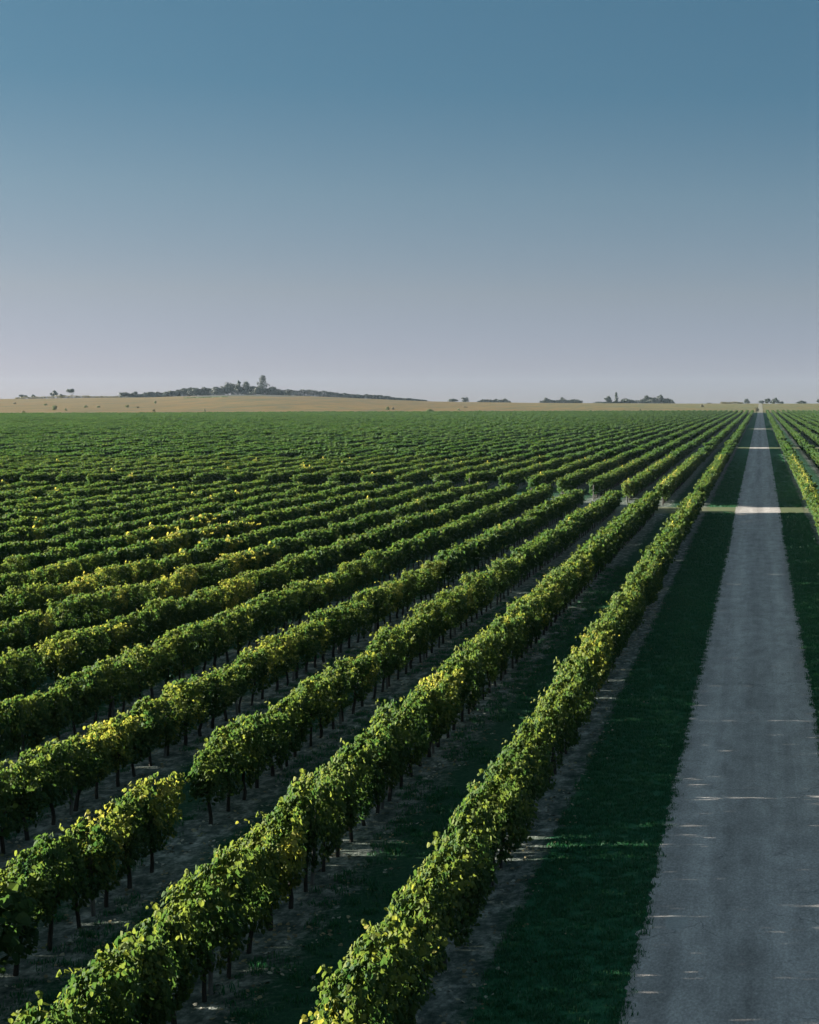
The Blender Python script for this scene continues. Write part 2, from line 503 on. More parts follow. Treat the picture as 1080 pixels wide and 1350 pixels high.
def trunk_parts(rng, arms=True):
    lean = rng.normal(0, 0.05, 2)
    k = 6
    t = np.linspace(0, 1, k)
    path = np.stack([lean[0] * t + rng.normal(0, 0.012, k), lean[1] * t * 2 + rng.normal(0, 0.015, k), 0.78 * t], 1)
    path[0] = (0, 0, -0.04)
    parts = [tube(path, np.linspace(0.040, 0.026, k) * rng.uniform(0.85, 1.2))]
    if arms:
        for s in (-1, 1):
            tt = np.linspace(0, 1, 5)
            pa = path[-1] + np.stack([rng.normal(0, 0.01, 5), s * 0.52 * tt, -0.03 + 0.08 * tt ** 0.5 + rng.normal(0, 0.012, 5)], 1)
            pa[0] = path[-1] - (0, 0, 0.05)
            parts.append(tube(pa, np.linspace(0.024, 0.010, 5), 5))
    return parts


VINE_KINDS = {}          # kind -> list of (foliage mesh, trunk mesh)


def near_vine(kind, seed, **kw):
    rng = np.random.default_rng(seed)
    P, N, T, Sz, H = vine_leaves(rng, **kw)
    v, f = leaf_geo(P, N, T, Sz)
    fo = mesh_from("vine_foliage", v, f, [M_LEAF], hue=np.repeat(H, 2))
    tv, tq, tt = clean_tube(trunk_parts(rng))
    tr = mesh_from("vine_trunk", tv, [tq, tt], [M_BARK], smooth_shade=True)
    VINE_KINDS.setdefault(kind, []).append((fo, tr))


for s in range(9):
    near_vine('green', 100 + s, n_fill=1700)
for s in range(4):
    near_vine('bushy', 200 + s, n_fill=1700, n_shoot=16, half=0.43, top=1.66, low=0.32)
for s in range(4):
    near_vine('thin', 300 + s, n_fill=560, n_shoot=10, half=0.24, top=1.42, thin=0.5)
for s in range(4):
    near_vine('tall', 400 + s, n_fill=1600, n_shoot=15, top=1.70, wild=0.35)
for s in range(5):
    near_vine('yellowing', 500 + s, n_fill=1650, yellow=0.36)
for s in range(3):
    near_vine('yellow', 600 + s, n_fill=1350, yellow=0.62, top=1.5)


def proto_collection(name, meshes):
    c = bpy.data.collections.new(name)
    for i, me in enumerate(meshes):
        o = bpy.data.objects.new("%s.%03d" % (name, i + 1), me)
        c.objects.link(o)
    return c


def leafy_mesh(name, seed, trunks, **kw):
    rng = np.random.default_rng(seed)
    P, N, T, Sz, H = vine_leaves(rng, **kw)
    v, f = leaf_geo(P, N, T, Sz)
    fs, hue, mi = [f], np.repeat(H, 2), np.zeros(len(f), int)
    V = [v]
    if trunks:
        off = len(v)
        for y in trunks:
            tv, tq, tt = clean_tube(trunk_parts(rng, False))
            V.append(tv + [0, y, 0]); fs += [tq + off, tt + off]; off += len(tv)
            hue = np.concatenate([hue, np.zeros(len(tq) + len(tt))])
            mi = np.concatenate([mi, np.ones(len(tq) + len(tt), int)])
    return mesh_from(name, np.concatenate(V), fs, [M_LEAF, M_BARK], hue=hue, midx=mi)


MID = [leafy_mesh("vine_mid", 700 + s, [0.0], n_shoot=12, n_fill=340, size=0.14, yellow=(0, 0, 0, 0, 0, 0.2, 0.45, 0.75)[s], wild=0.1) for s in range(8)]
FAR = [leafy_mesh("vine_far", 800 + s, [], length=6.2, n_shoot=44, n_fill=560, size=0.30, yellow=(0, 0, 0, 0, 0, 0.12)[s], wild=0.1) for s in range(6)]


def scatter(name, pos, rot, scl, idx, coll):
    """Stuff: one object whose points carry instances of the shapes in coll."""
    pos = np.asarray(pos, np.float32)
    me = bpy.data.meshes.new(name)
    me.vertices.add(len(pos)); me.vertices.foreach_set('co', pos.ravel())
    a = me.attributes.new('rot', 'FLOAT_VECTOR', 'POINT'); a.data.foreach_set('vector', np.asarray(rot, np.float32).ravel())
    a = me.attributes.new('scl', 'FLOAT_VECTOR', 'POINT'); a.data.foreach_set('vector', np.asarray(scl, np.float32).ravel())
    a = me.attributes.new('idx', 'INT', 'POINT'); a.data.foreach_set('value', np.asarray(idx, np.int32))
    me.update()
    o = link(name, me)
    t = bpy.data.node_groups.new(name, 'GeometryNodeTree')
    t.interface.new_socket('Geometry', in_out='INPUT', socket_type='NodeSocketGeometry')
    t.interface.new_socket('Geometry', in_out='OUTPUT', socket_type='NodeSocketGeometry')
    n, l = t.nodes, t.links
    gi, go = n.new('NodeGroupInput'), n.new('NodeGroupOutput')
    ip = n.new('GeometryNodeInstanceOnPoints')
    ci = n.new('GeometryNodeCollectionInfo')
    ci.inputs['Collection'].default_value = coll
    ci.inputs['Separate Children'].default_value = True
    ci.inputs['Reset Children'].default_value = True
    ip.inputs['Pick Instance'].default_value = True

    def attr(nm_, ty):
        k = n.new('GeometryNodeInputNamedAttribute'); k.data_type = ty
        k.inputs['Name'].default_value = nm_
        return k.outputs[0]
    l.new(gi.outputs[0], ip.inputs['Points'])
    l.new(ci.outputs[0], ip.inputs['Instance'])
    l.new(attr('idx', 'INT'), ip.inputs['Instance Index'])
    l.new(attr('rot', 'FLOAT_VECTOR'), ip.inputs['Rotation'])
    l.new(attr('scl', 'FLOAT_VECTOR'), ip.inputs['Scale'])
    l.new(ip.outputs[0], go.inputs[0])
    md = o.modifiers.new("scatter", 'NODES'); md.node_group = t
    return o


# ------------------------------------------------------------------ ground, road, verges
def axis(*runs):
    out = []
    for a, b, s in runs:
        out += list(np.arange(a, b, s))
    return np.array(sorted(set(np.round(out + [runs[-1][1]], 3))))


xs = axis((-2600, -1200, 200), (-1200, 400, 20), (400, 2000, 100))
ys = axis((-60, 840, 60), (840, 1900, 15), (1900, 2700, 100))
gx, gy = np.meshgrid(xs, ys)
gz = height(gx, gy)
V = np.stack([gx, gy, gz], -1).reshape(-1, 3)
nx = len(xs)
i, j = np.meshgrid(np.arange(len(ys) - 1), np.arange(nx - 1), indexing='ij')
a = (i * nx + j).ravel()
F = np.stack([a, a + 1, a + nx + 1, a + nx], 1)
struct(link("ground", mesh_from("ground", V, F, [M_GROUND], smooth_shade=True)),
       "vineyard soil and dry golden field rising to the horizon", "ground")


def strip(name, x0, x1, lift, mat, y0, y1, jag, seed, nx_=3):
    """A long sheet along the road with slightly uneven edges, draped on the land."""
    rng = np.random.default_rng(seed)
    yy = np.concatenate([np.arange(y0, 160, 0.12), np.arange(160, 840, 4.0), ys[(ys > 840) & (ys < y1)], [y1]])
    def wob():
        s = np.zeros(len(yy))
        for fq, am in ((0.35, 0.45), (1.7, 0.5), (6.0, 0.45), (17.0, 0.35)):
            s += am * np.sin(yy * fq + rng.uniform(0, 6)) * np.sin(yy * fq * 0.37 + rng.uniform(0, 6))
        s += rng.normal(0, 0.35, len(yy))
        return s * jag * (yy < 170)
    l_, r2 = x0 + wob(), x1 + wob()
    fr = np.linspace(0, 1, nx_)
    vx = l_[:, None] * (1 - fr) + r2[:, None] * fr
    vyy = np.repeat(yy[:, None], nx_, 1)
    # height of the ground grid itself, so that the sheet never dips under it
    gzz = np.array([np.interp(yy, ys, [float(h) for h in height(np.full(len(ys), q), ys)]) for q in (x0, x1)])
    vz = gzz[0][:, None] * (1 - fr) + gzz[1][:, None] * fr + lift + np.where(vyy > 850, 0.05, 0)
    v = np.stack([vx, vyy, vz], -1).reshape(-1, 3)
    i, j = np.meshgrid(np.arange(len(yy) - 1), np.arange(nx_ - 1), indexing='ij')
    a = (i * nx_ + j).ravel()
    f = np.stack([a, a + 1, a + nx_ + 1, a + nx_], 1)
    return link(name, mesh_from(name, v, f, [mat], smooth_shade=True))


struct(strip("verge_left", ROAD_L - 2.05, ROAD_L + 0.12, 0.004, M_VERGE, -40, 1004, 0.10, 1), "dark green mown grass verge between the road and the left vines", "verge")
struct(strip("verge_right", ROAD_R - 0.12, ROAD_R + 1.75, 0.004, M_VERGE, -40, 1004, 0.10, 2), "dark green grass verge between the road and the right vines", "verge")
struct(strip("road", ROAD_L, ROAD_R, 0.010, M_ROAD, -40, 1795, 0.055, 3), "straight worn grey asphalt lane through the vineyard", "road")

# ------------------------------------------------------------------ grass tufts
def tuft(seed, blades, h, spread):
    rng = np.random.default_rng(seed)
    V, F, H = [], [], []
    for b in range(blades):
        p = rng.normal(0, spread, 2); ang = rng.uniform(0, 6.28)
        d = np.array([math.cos(ang), math.sin(ang)]); s = np.array([-d[1], d[0]]) * rng.uniform(0.004, 0.009)
        hh = h * rng.uniform(0.5, 1.2); be = rng.uniform(0.2, 0.9) * hh
        k = len(V)
        V += [(p[0] - s[0], p[1] - s[1], -0.01), (p[0] + s[0], p[1] + s[1], -0.01),
              (p[0] + d[0] * be * .35 + s[0] * .7, p[1] + d[1] * be * .35 + s[1] * .7, hh * .65),
              (p[0] + d[0] * be * .35 - s[0] * .7, p[1] + d[1] * be * .35 - s[1] * .7, hh * .65),
              (p[0] + d[0] * be, p[1] + d[1] * be, hh)]
        F.append((k, k + 1, k + 2, k + 3)); H.append(rng.uniform(0.15, 0.75))
    q = np.array(F)
    t = np.stack([q[:, 3], q[:, 2], q[:, 2] + 2], 1)
    return mesh_from("grass_tuft", np.array(V), [q, t], [M_GRASS], hue=np.array(H + H))


TUFT = proto_collection("grass_tuft", [tuft(900 + k, 26, 0.065, 0.055) for k in range(6)])
rng = np.random.default_rng(41)


def grass_points(x0, x1, y0, y1, per_m2, grow=1.0):
    k = int((x1 - x0) * (y1 - y0) * per_m2)
    p = np.zeros((k, 3)); p[:, 0] = rng.uniform(x0, x1, k); p[:, 1] = rng.uniform(y0, y1, k)
    s = rng.uniform(0.6, 1.3, k) * grow
    return p, s


pts, scs = [], []
for x0, x1 in ((ROAD_L - 2.1, ROAD_L - 0.02), (ROAD_R + 0.02, ROAD_R + 1.8)):
    for y0, y1, d, g in ((18, 45, 70, 1.0), (45, 85, 35, 1.3), (85, 122, 16, 1.8), (122, 260, 8, 1.9)):
        p, s = grass_points(x0, x1, y0, y1, d, g)
        ok = (rng.random(len(p)) > (p[:, 1] - 70) / 190.0) & np.array([not in_alley(x_, y_) for x_, y_ in p[:, :2]])
        pts.append(p[ok]); scs.append(s[ok])
for e, sg in ((ROAD_L, 1), (ROAD_R, -1)):          # ragged tufts creeping onto the asphalt
    p, s = grass_points(e - 0.10, e + 0.10, 18, 110, 45, 0.95)
    pts.append(p); scs.append(s)
# thin weeds between the rows
for k in range(14):
    c = ROW_L - ROW_GAP * (k + 0.5)
    if -c * 2.05 > 80: break
    p, s = grass_points(c - 1.45, c + 1.15, max(18, -c * 2.05), 85, 13, 1.3)
    w = Wob(rng, 1.2)
    keep = w(p * [1, 0.5, 1]) > -0.3
    pts.append(p[keep]); scs.append(s[keep])
pts, scs = np.concatenate(pts), np.concatenate(scs)
rt = np.zeros((len(pts), 3)); rt[:, 2] = rng.uniform(0, 6.28, len(pts))
tag(scatter("grass", pts, rt, np.stack([scs, scs, scs * rng.uniform(0.7, 1.2, len(scs))], 1), rng.integers(0, 6, len(pts)), TUFT),
    "short dark grass on the verges and between the vine rows", "grass", None, 'stuff')

# ------------------------------------------------------------------ fallen leaves and clods under the near rows
m, n, l = new_mat("fallen_leaf")
oi = n.new('ShaderNodeObjectInfo')
M_LITTER = finish(m, n, l, ramp(n, l, oi.outputs['Random'], [(0.0, (0.10, 0.085, 0.05)), (0.5, (0.24, 0.20, 0.11)), (0.8, (0.34, 0.33, 0.28)), (1.0, (0.12, 0.13, 0.04))]), 0.8)
_v, _f = leaf_geo(np.zeros((3, 3)) + [[0, 0, .01], [.09, .05, .012], [-.05, .10, .008]], np.array([[.2, .1, 1], [-.3, .2, 1], [.1, -.4, 1]]), np.array([[1, 0, 0], [.3, 1, 0], [-1, .4, 0.]]), np.array([.07, .05, .06]))
LIT = proto_collection("fallen_leaf", [mesh_from("fallen_leaf", _v, _f, [M_LITTER])])
rng = np.random.default_rng(77)
pts = []
for k in range(8):
    c = ROW_L - ROW_GAP * k
    y0 = max(17, -c * 2.05)
    if y0 > 68: break
    q = int((70 - y0) * 11)
    pts.append(np.stack([c + rng.normal(0.25, 0.55, q), rng.uniform(y0, 70, q), np.full(q, 0.008)], 1))
pts = np.concatenate(pts)
rt = rng.uniform(-.3, .3, pts.shape); rt[:, 2] = rng.uniform(0, 6.28, len(pts))
sc_ = rng.uniform(.6, 1.3, (len(pts), 1)) * np.ones((1, 3))
tag(scatter("fallen_leaves", pts, rt, sc_, np.zeros(len(pts)), LIT), "dry fallen leaves on the soil under the near vines", "leaves", None, 'stuff')

# ------------------------------------------------------------------ the vines
YELLOW = [(70, 742, 172, 788, .8), (198, 698, 246, 772, .75), (252, 684, 334, 742, .6), (0, 815, 52, 858, .6), (332, 832, 368, 872, .9),
          (345, 1085, 440, 1150, .7), (130, 930, 175, 985, .8), (300, 785, 325, 815, .8), (885, 630, 905, 660, .5), (1030, 575, 1080, 660, .35),
          (575, 905, 600, 930, .6), (290, 745, 330, 790, .4), (880, 600, 930, 690, .25), (820, 632, 832, 668, 1.0), (180, 760, 215, 800, .4)]
GAPS = [(2, 31.7), (5, 47.0)]            # (row, distance) where a vine is missing
STREAKS = [64.3, 44.5, 35.3, 28.15, 23.1]   # dips that let the sun reach the road
SP = 1.08
rng = np.random.default_rng(7)
near, mid_p, far_p, block_ends = [], [], [], []


ORD = ["first", "second", "third", "fourth", "fifth", "sixth", "seventh", "eighth", "ninth", "tenth", "eleventh", "twelfth"]
cands = []
for side in (-1, 1):
    for k in range(150):
        x = ROW_L - ROW_GAP * k if side < 0 else ROW_R + ROW_GAP * k
        if side > 0 and k > 24: break
        end = vine_end(x)
        edge_px = -60 if side < 0 else 1140
        ymin = max(8.0, FPX * x / (edge_px - VX) * 0.93)
        if ymin > end: break
        ymin = max(8.0, ymin - 26)      # rows go on outside the frame and still throw their shade
        ph = rng.uniform(0, SP)
        w = Wob(rng, 0.25); wl_ = Wob(rng, 1.1)
        yy = np.arange(ymin + ph, 205.0, SP)
        yy = yy + rng.normal(0, 0.05, len(yy))
        for y in yy:
            if y > end or in_alley(x, y): continue
            if side < 0 and any(k == g[0] and abs(y - g[1]) < 0.95 for g in GAPS): continue
            q = np.array([[0, y, 0]])
            hs = 1.0 + 0.05 * float(w(q)[0]) + 0.05 * float(wl_(q)[0]) + rng.normal(0, 0.045)
            cands.append(dict(side=side, k=k, x=x + 0.05 * float(w(q + 3)[0]) + rng.normal(0, 0.02), y=float(y), hs=hs))
        # farther off: six metre stretches
        for c0, c1 in zip([205.0] + [alley_at(c, x) + hw for c, hw in ALLEYS[1:]], [alley_at(c, x) - hw for c, hw in ALLEYS[1:]] + [end]):
            a0 = max(c0, ymin + 14)
            if a0 >= c1 - 3: continue
            m_ = max(1, int(round((c1 - a0) / 6.0)))
            st = (c1 - a0) / m_
            for q in range(m_):
                y = a0 + (q + 0.5) * st
                far_p.append((x + rng.normal(0, 0.06), y, st / 6.0, rng.normal(1.0, 0.06)))


def yellowness(x, y):
    px, py = project(x, y, 1.35)
    for x0, y0, x1, y1, pr in YELLOW:
        if x0 <= px <= x1 and y0 <= py <= y1: return pr
    return 0.0


for v in cands:
    x, y = v['x'], v['y']
    a, b = project(x, y, 1.6), project(x, y, 0.9)
    v['in'] = -8 < a[0] < 1088 and -5 < a[1] < 1372
    u = rng.random()
    yl = yellowness(x, y)
    if rng.random() < yl: v['kind'] = 'yellow' if rng.random() < 0.5 * yl + 0.15 and v['k'] > 3 else 'yellowing'
    elif u < (0.11 if v['k'] < 4 else 0.055): v['kind'] = 'yellowing'
    elif u < 0.27: v['kind'] = 'bushy'
    elif u < 0.35: v['kind'] = 'thin'
    elif u < 0.47: v['kind'] = 'tall'
    else: v['kind'] = 'green'
    if v['side'] < 0 and v['k'] == 0 and any(abs(y - s) < 0.5 for s in STREAKS):
        v['hs'] *= 0.86; v['kind'] = 'thin'
    elif v['side'] < 0 and v['k'] < 2:
        v['hs'] = max(v['hs'], 0.99) + (0.06 if v['k'] == 0 else 0.10)
        if v['kind'] == 'thin': v['kind'] = 'green'
inview = sorted([v for v in cands if v['in']], key=lambda v: v['y'])
chosen = inview[:300]
ids = set(id(v) for v in chosen)

LOOK = {'green': 'leafy green grapevine', 'bushy': 'bushy green grapevine', 'thin': 'thin low grapevine',
        'tall': 'tall straggly grapevine', 'yellowing': 'yellowing grapevine', 'yellow': 'bright yellow grapevine'}
ROWN = {0: 'row beside the grass verge'}
GROUP = "grapevines in the near left block"
proto = {}
use = {}
cnt = {}
for v in chosen:
    k = v['k']
    o_row = 'in the row beside the verge' if k == 0 else 'in the %s row from the verge' % (ORD[k] if k < 12 else 'outermost')
    cnt[k] = cnt.get(k, 0) + 1
    v['ord'] = cnt[k]
    v['row_txt'] = o_row
# the labels: by look, row and place in the row, counted from the bottom or left edge of the picture
for v in chosen:
    kd = v['kind']; lst = VINE_KINDS[kd]
    use[kd] = use.get(kd, -1) + 1
    fo, tr = lst[(use[kd] * 5 + int(rng.integers(0, 3))) % len(lst)]
    r = bpy.data.objects.new("grapevine", None); COL.objects.link(r)
    r.empty_display_size = 0.3
    r.location = (v['x'], v['y'], 0)
    r.rotation_euler = (0, 0, rng.normal(0, 0.06) + (math.pi if rng.random() < 0.5 else 0))
    r.scale = (rng.uniform(0.85, 1.14), 1.0, v['hs'])
    if (fo, tr) not in proto:
        f_ = link("foliage", fo, r); t_ = link("trunk", tr, r)
        proto[(fo, tr)] = (f_, t_)
    else:
        for s_ in proto[(fo, tr)]:
            c_ = s_.copy(); COL.objects.link(c_); c_.parent = r
    edge_ = 'bottom' if v['k'] < 2 else 'left'
    if v['ord'] <= 12:
        lab = "%s, %s from the %s edge %s" % (LOOK[kd], ORD[v['ord'] - 1], edge_, v['row_txt'])
    else:
        lab = "%s farther up %s" % (LOOK[kd], v['row_txt'])
    tag(r, lab, "grapevine", GROUP)

# the rest of the vines: past the three hundred nearest
P_, R_, S_, I_ = [], [], [], []
for v in cands:
    if id(v) in ids: continue
    P_.append((v['x'], v['y'], 0)); R_.append((0, 0, rng.normal(0, 0.05) + (math.pi if rng.random() < 0.5 else 0)))
    S_.append((rng.uniform(0.9, 1.2), 1.0, v['hs']))
    I_.append({'yellow': 7, 'yellowing': 6 if rng.random() < .5 else 5}.get(v['kind'], int(rng.integers(0, 5))))
nm_ = len(MID)
for x, y, sy_, sh in far_p:
    P_.append((x, y, float(height(x, y)))); R_.append((0, 0, math.pi if rng.random() < 0.5 else 0))
    S_.append((rng.uniform(0.95, 1.2), sy_, sh)); I_.append(nm_ + int(rng.choice(6, p=[.21, .21, .2, .2, .12, .06])))
tag(scatter("grapevines", P_, R_, S_, I_, proto_collection("vine_stretch", MID + FAR)),
    "green grapevines in long parallel rows filling the farther vineyard", "grapevines", None, 'stuff')

# ------------------------------------------------------------------ trellis posts
def post_mesh(seed, h, rad):
    rng = np.random.default_rng(seed)
    k = 5; t = np.linspace(0, 1, k)
    path = np.stack([rng.normal(0, 0.006, k), rng.normal(0, 0.006, k), -0.05 + (h + 0.05) * t], 1)
    parts = [tube(path, np.full(k, rad), 7)]
    v, q, tr = clean_tube(parts)
    return mesh_from("trellis_post", v, [q, tr], [M_POST], smooth_shade=True)


POSTS = [post_mesh(50 + k, 1.30 + 0.04 * k, 0.036) for k in range(4)]
rng = np.random.default_rng(19)
for k in range(9):
    x = ROW_L - ROW_GAP * k
    rowt = 'in the row beside the verge' if k == 0 else 'in the %s row from the verge' % ORD[k]
    c0, hw = ALLEYS[0]
    c = alley_at(c0, x)
    hw += 1.6 if x < -6 else 0.0
    for y, where in ((c - hw - 0.15, "near"), (c + hw + 0.15, "far")):
        a = project(x, y, 1.0)
        if not 0 < a[0] < 1080: continue
        o = link("trellis_post", POSTS[(k + (where == "far")) % 4])
        o.location = (x, y, 0); o.rotation_euler = (rng.normal(0, 0.02), rng.normal(0, 0.02), rng.uniform(0, 6))
        tag(o, "grey end post %s side of cross track %s" % (where, rowt), "post", "trellis posts")
    if k < 5:
        for y in np.arange(20 + rng.uniform(0, 4), 62, 5.4):
            a, b = project(x, y, 1.0), project(x, y, 0.2)
            if not (5 < a[0] < 1075 and b[1] < 1345) or any(k == g[0] and abs(y + .5 - g[1]) < 2 for g in GAPS): continue
            o = link("trellis_post", POSTS[int(rng.integers(0, 4))])
            o.location = (x, y + 0.5, 0); o.rotation_euler = (rng.normal(0, 0.03), rng.normal(0, 0.03), rng.uniform(0, 6))
            tag(o, "trellis post half hidden in leaves %s" % rowt, "post", "trellis posts")

# ------------------------------------------------------------------ trees and bushes on the skyline
def crown_mesh(rng, w, h, z0, shape, mat, n_=None, leaf=None):
    """Leaf clumps spread through uneven lobes between z0 and h."""
    ch = h - z0
    lobes = []
    if shape == 'cone':
        for k in range(9):
            t = (k + 0.5) / 9
            lobes.append((rng.normal(0, .06 * w), rng.normal(0, .06 * w), z0 + ch * t, w * .62 * (1.05 - t) ** .7 * rng.uniform(.75, 1.1) + .08 * w, ch * .10))
    elif shape == 'column':
        for k in range(8):
            t = (k + 0.5) / 8
            lobes.append((rng.normal(0, .05 * w), rng.normal(0, .05 * w), z0 + ch * t, w * .45 * (1 - abs(t - .45)) * rng.uniform(.8, 1.15), ch * .10))
    elif shape == 'umbrella':
        for k in range(7):
            a = rng.uniform(0, 6.28); r = rng.uniform(0, .36) * w
            lobes.append((r * math.cos(a), r * math.sin(a), z0 + ch * rng.uniform(.4, .62), w * .2, ch * .34))
    else:
        nl = {'round': 11, 'wide': 15, 'low': 12, 'sparse': 8}[shape]
        for k in range(nl):
            a = rng.uniform(0, 6.28); r = math.sqrt(rng.uniform(0, 1)) * .34 * w
            t = rng.uniform(.12, .82)
            sh = math.sqrt(max(.15, 1 - (t - .35) ** 2 * 2.2))
            lobes.append((r * math.cos(a) * sh, r * math.sin(a) * sh, z0 + ch * t * (1.0 - .35 * (r / w) / .34), w * rng.uniform(.15, .25), ch * rng.uniform(.13, .24)))
    per = n_ or int(np.clip(26 * w * h / 30, 45, 110))
    P, N, H = [], [], []
    for (x, y, z, r, rz) in lobes:
        d = rng.normal(size=(per, 3)); d /= np.linalg.norm(d, axis=1, keepdims=True)
        q = rng.uniform(.35, 1.08, (per, 1)) ** .6
        P.append(np.array([x, y, z]) + d * q * [r, r, rz]); N.append(d + rng.normal(0, .5, d.shape))
        H.append(np.clip(.45 + rng.normal(0, .1) + rng.normal(0, .17, per), 0, 1))
    P, N, H = map(np.concatenate, (P, N, H))
    P[:, 2] = np.maximum(P[:, 2], 0.15)
    lf = leaf or float(np.clip(0.10 * (w + h) / 2, .28, .95))
    v, f = leaf_geo(P, N, rng.normal(size=P.shape), lf * rng.uniform(.6, 1.3, len(P)))
    return mesh_from("crown", v, f, [mat], hue=np.repeat(H, 2))


def plant(name, label, cat, group, x, y, z, w, h, shape, seed, mat=None, z0f=None):
    rng = np.random.default_rng(seed)
    mat = mat or M_TREE
    r = bpy.data.objects.new(name, None); COL.objects.link(r)
    r.location = (x, y, z); r.rotation_euler = (0, 0, rng.uniform(0, 6.28))
    z0 = h * (z0f if z0f is not None else {'round': .12, 'wide': .10, 'low': .0, 'cone': .07, 'column': .08, 'umbrella': .52, 'sparse': .3}[shape])
    link("crown", crown_mesh(rng, w, h, z0, shape, mat), r)
    k = 5; t = np.linspace(0, 1, k); top = h * (.8 if shape in ('cone', 'column') else .6)
    rad = max(.08, .022 * h)
    path = np.stack([rng.normal(0, .02 * h, k) * t, rng.normal(0, .02 * h, k) * t, -.4 + (top + .4) * t], 1)
    parts = [tube(path, np.linspace(rad, rad * .35, k))]
    if shape not in ('cone', 'column'):
        for _ in range(4):
            a = rng.uniform(0, 6.28); b = path[2]
            e = b + np.array([math.cos(a) * w * .3, math.sin(a) * w * .3, h * rng.uniform(.2, .38)])
            parts.append(tube([b, (b + e) / 2 + [0, 0, .04 * h], e], [rad * .6, rad * .4, rad * .2], 5))
    v, q, tr = clean_tube(parts)
    link("trunk" if h > 3 else "stem", mesh_from("trunk", v, [q, tr], [M_BARK], smooth_shade=True), r)
    tag(r, label, cat, group)
    return r


TREES = [  # px, top y, width px, shape, label
    (30, 518.2, 9, 'round', "small rounded tree, farthest left of all on the skyline"),
    (43.5, 518, 6, 'round', "small tree just right of the leftmost skyline tree"),
    (71, 512.8, 11, 'sparse', "airy spreading tree left of the lone umbrella tree"),
    (81, 518.5, 9, 'low', "low scrubby tree at the foot of the airy spreading tree"),
    (94, 511.8, 10.5, 'umbrella', "lone umbrella shaped tree with a bare stem on the left skyline"),
    (164, 515.5, 15, 'low', "broad bushy tree at the left end of the hilltop grove"),
    (177, 513.2, 9, 'round', "tree with a raised tip beside the left end of the hilltop grove"),
    (186, 519, 9, 'low', "lowest small tree in the dip of the hilltop grove's left part"),
    (197, 515, 12, 'round', "dark round tree right of the dip in the hilltop grove"),
    (209, 516.5, 15, 'low', "low dark tree in the left half of the hilltop grove"),
    (222, 513, 13, 'round', "domed tree left of the long flat topped trees on the hill"),
    (235, 512, 13, 'round', "tree stepping up to the flat topped trees on the hill"),
    (246, 508, 15, 'wide', "leftmost of the flat topped trees on the hill"),
    (259, 508, 16, 'wide', "second flat topped tree from the left on the hill"),
    (272, 508.3, 16, 'wide', "third flat topped tree from the left on the hill"),
    (285, 508, 15, 'wide', "flat topped tree next to the big broad tree on the hill"),
    (299, 501, 12, 'round', "tall left shoulder of the big broad tree on the hill"),
    (307, 500, 24, 'wide', "big broad dark tree in the hilltop grove"),
    (314, 499.5, 8, 'sparse', "tree with a ragged tip on the big broad tree's right side"),
    (326, 503.5, 11, 'cone', "pointed tree between the big broad tree and the tall conifer"),
    (337, 507, 14, 'round', "round tree just left of the tall conifer"),
    (346.5, 495.5, 13, 'cone', "tall pointed conifer, the highest tree on the hilltop"),
    (360, 507, 14, 'round', "domed tree just right of the tall conifer"),
    (372, 512.5, 13, 'wide', "lower tree sloping down right of the tall conifer"),
    (380, 513.5, 8, 'round', "last tree at the right end of the hilltop grove"),
    (471, 518.3, 7, 'round', "small tree poking out of the dark hedgerow"),
    (597, 524, 12, 'low', "low round tree in a pair left of centre on the skyline"),
    (613, 521, 8.5, 'round', "taller tree in the pair at mid skyline"),
    (656, 524.5, 8, 'sparse', "thin feathery tree above the low mid skyline hedge"),
    (665, 524, 8, 'sparse', "feathery tree at the right end of the mid skyline hedge"),
    (721, 522.8, 9, 'round', "round tree at the left of the low right hand thicket"),
    (734, 525.5, 9, 'low', "low tree in the middle of the low thicket"),
    (741, 522.5, 9, 'round', "peaked tree in the middle of the low thicket"),
    (756, 524.8, 14, 'wide', "broad tree at the right end of the low thicket"),
    (790, 529.5, 12, 'low', "low shrubby tree left of the tall slim poplar"),
    (802, 520.5, 9, 'round', "upright tree beside the tall slim poplar"),
    (812.7, 517.5, 4.8, 'column', "tall slim poplar left of the large clump"),
    (825, 523.7, 17, 'wide', "domed tree right of the tall slim poplar"),
    (846, 525, 8, 'round', "small tree at the left foot of the large clump"),
    (853.5, 517.8, 11, 'round', "highest tree of the large clump left of the road"),
    (862, 520.5, 12, 'round', "middle tree of the large clump left of the road"),
    (871, 518.2, 8, 'sparse', "tree with a light airy top in the large clump"),
    (880, 523, 13, 'wide', "broad rounded tree at the right end of the large clump"),
    (935, 531, 6, 'low', "tiny bush tree on the skyline left of the road"),
    (985, 524, 7.5, 'round', "single tree on the skyline just left of the road"),
    (1004, 526.7, 8, 'low', "low left tree of the clump at the end of the road"),
    (1012, 522, 7.5, 'round', "first tall tree of the clump at the end of the road"),
    (1018, 527, 7, 'low', "low middle tree of the clump at the end of the road"),
    (1023, 521.8, 8, 'round', "second tall tree of the clump at the end of the road"),
    (1029.5, 527.5, 7, 'low', "low right tree of the clump at the end of the road"),
    (1057, 528, 11.5, 'wide', "low wide tree right of the road on the skyline"),
    (1080, 525, 7, 'round', "tree cut by the right edge of the picture on the skyline"),
]
for q, (px, ty, wpx, shape, lab) in enumerate(TREES):
    Yt = RIDGE_Y + 8 + 25 * ((q * 7) % 5) / 5.0
    x = (px - VX) / FPX * Yt
    z = float(height(x, Yt))
    h = CAM_H + (VY - ty) / FPX * Yt - z
    plant("tree", lab, "tree", "trees along the skyline", x, Yt, z - 0.2, wpx / FPX * Yt * 1.35, max(h, 1.5) + .2, shape, 3000 + q)

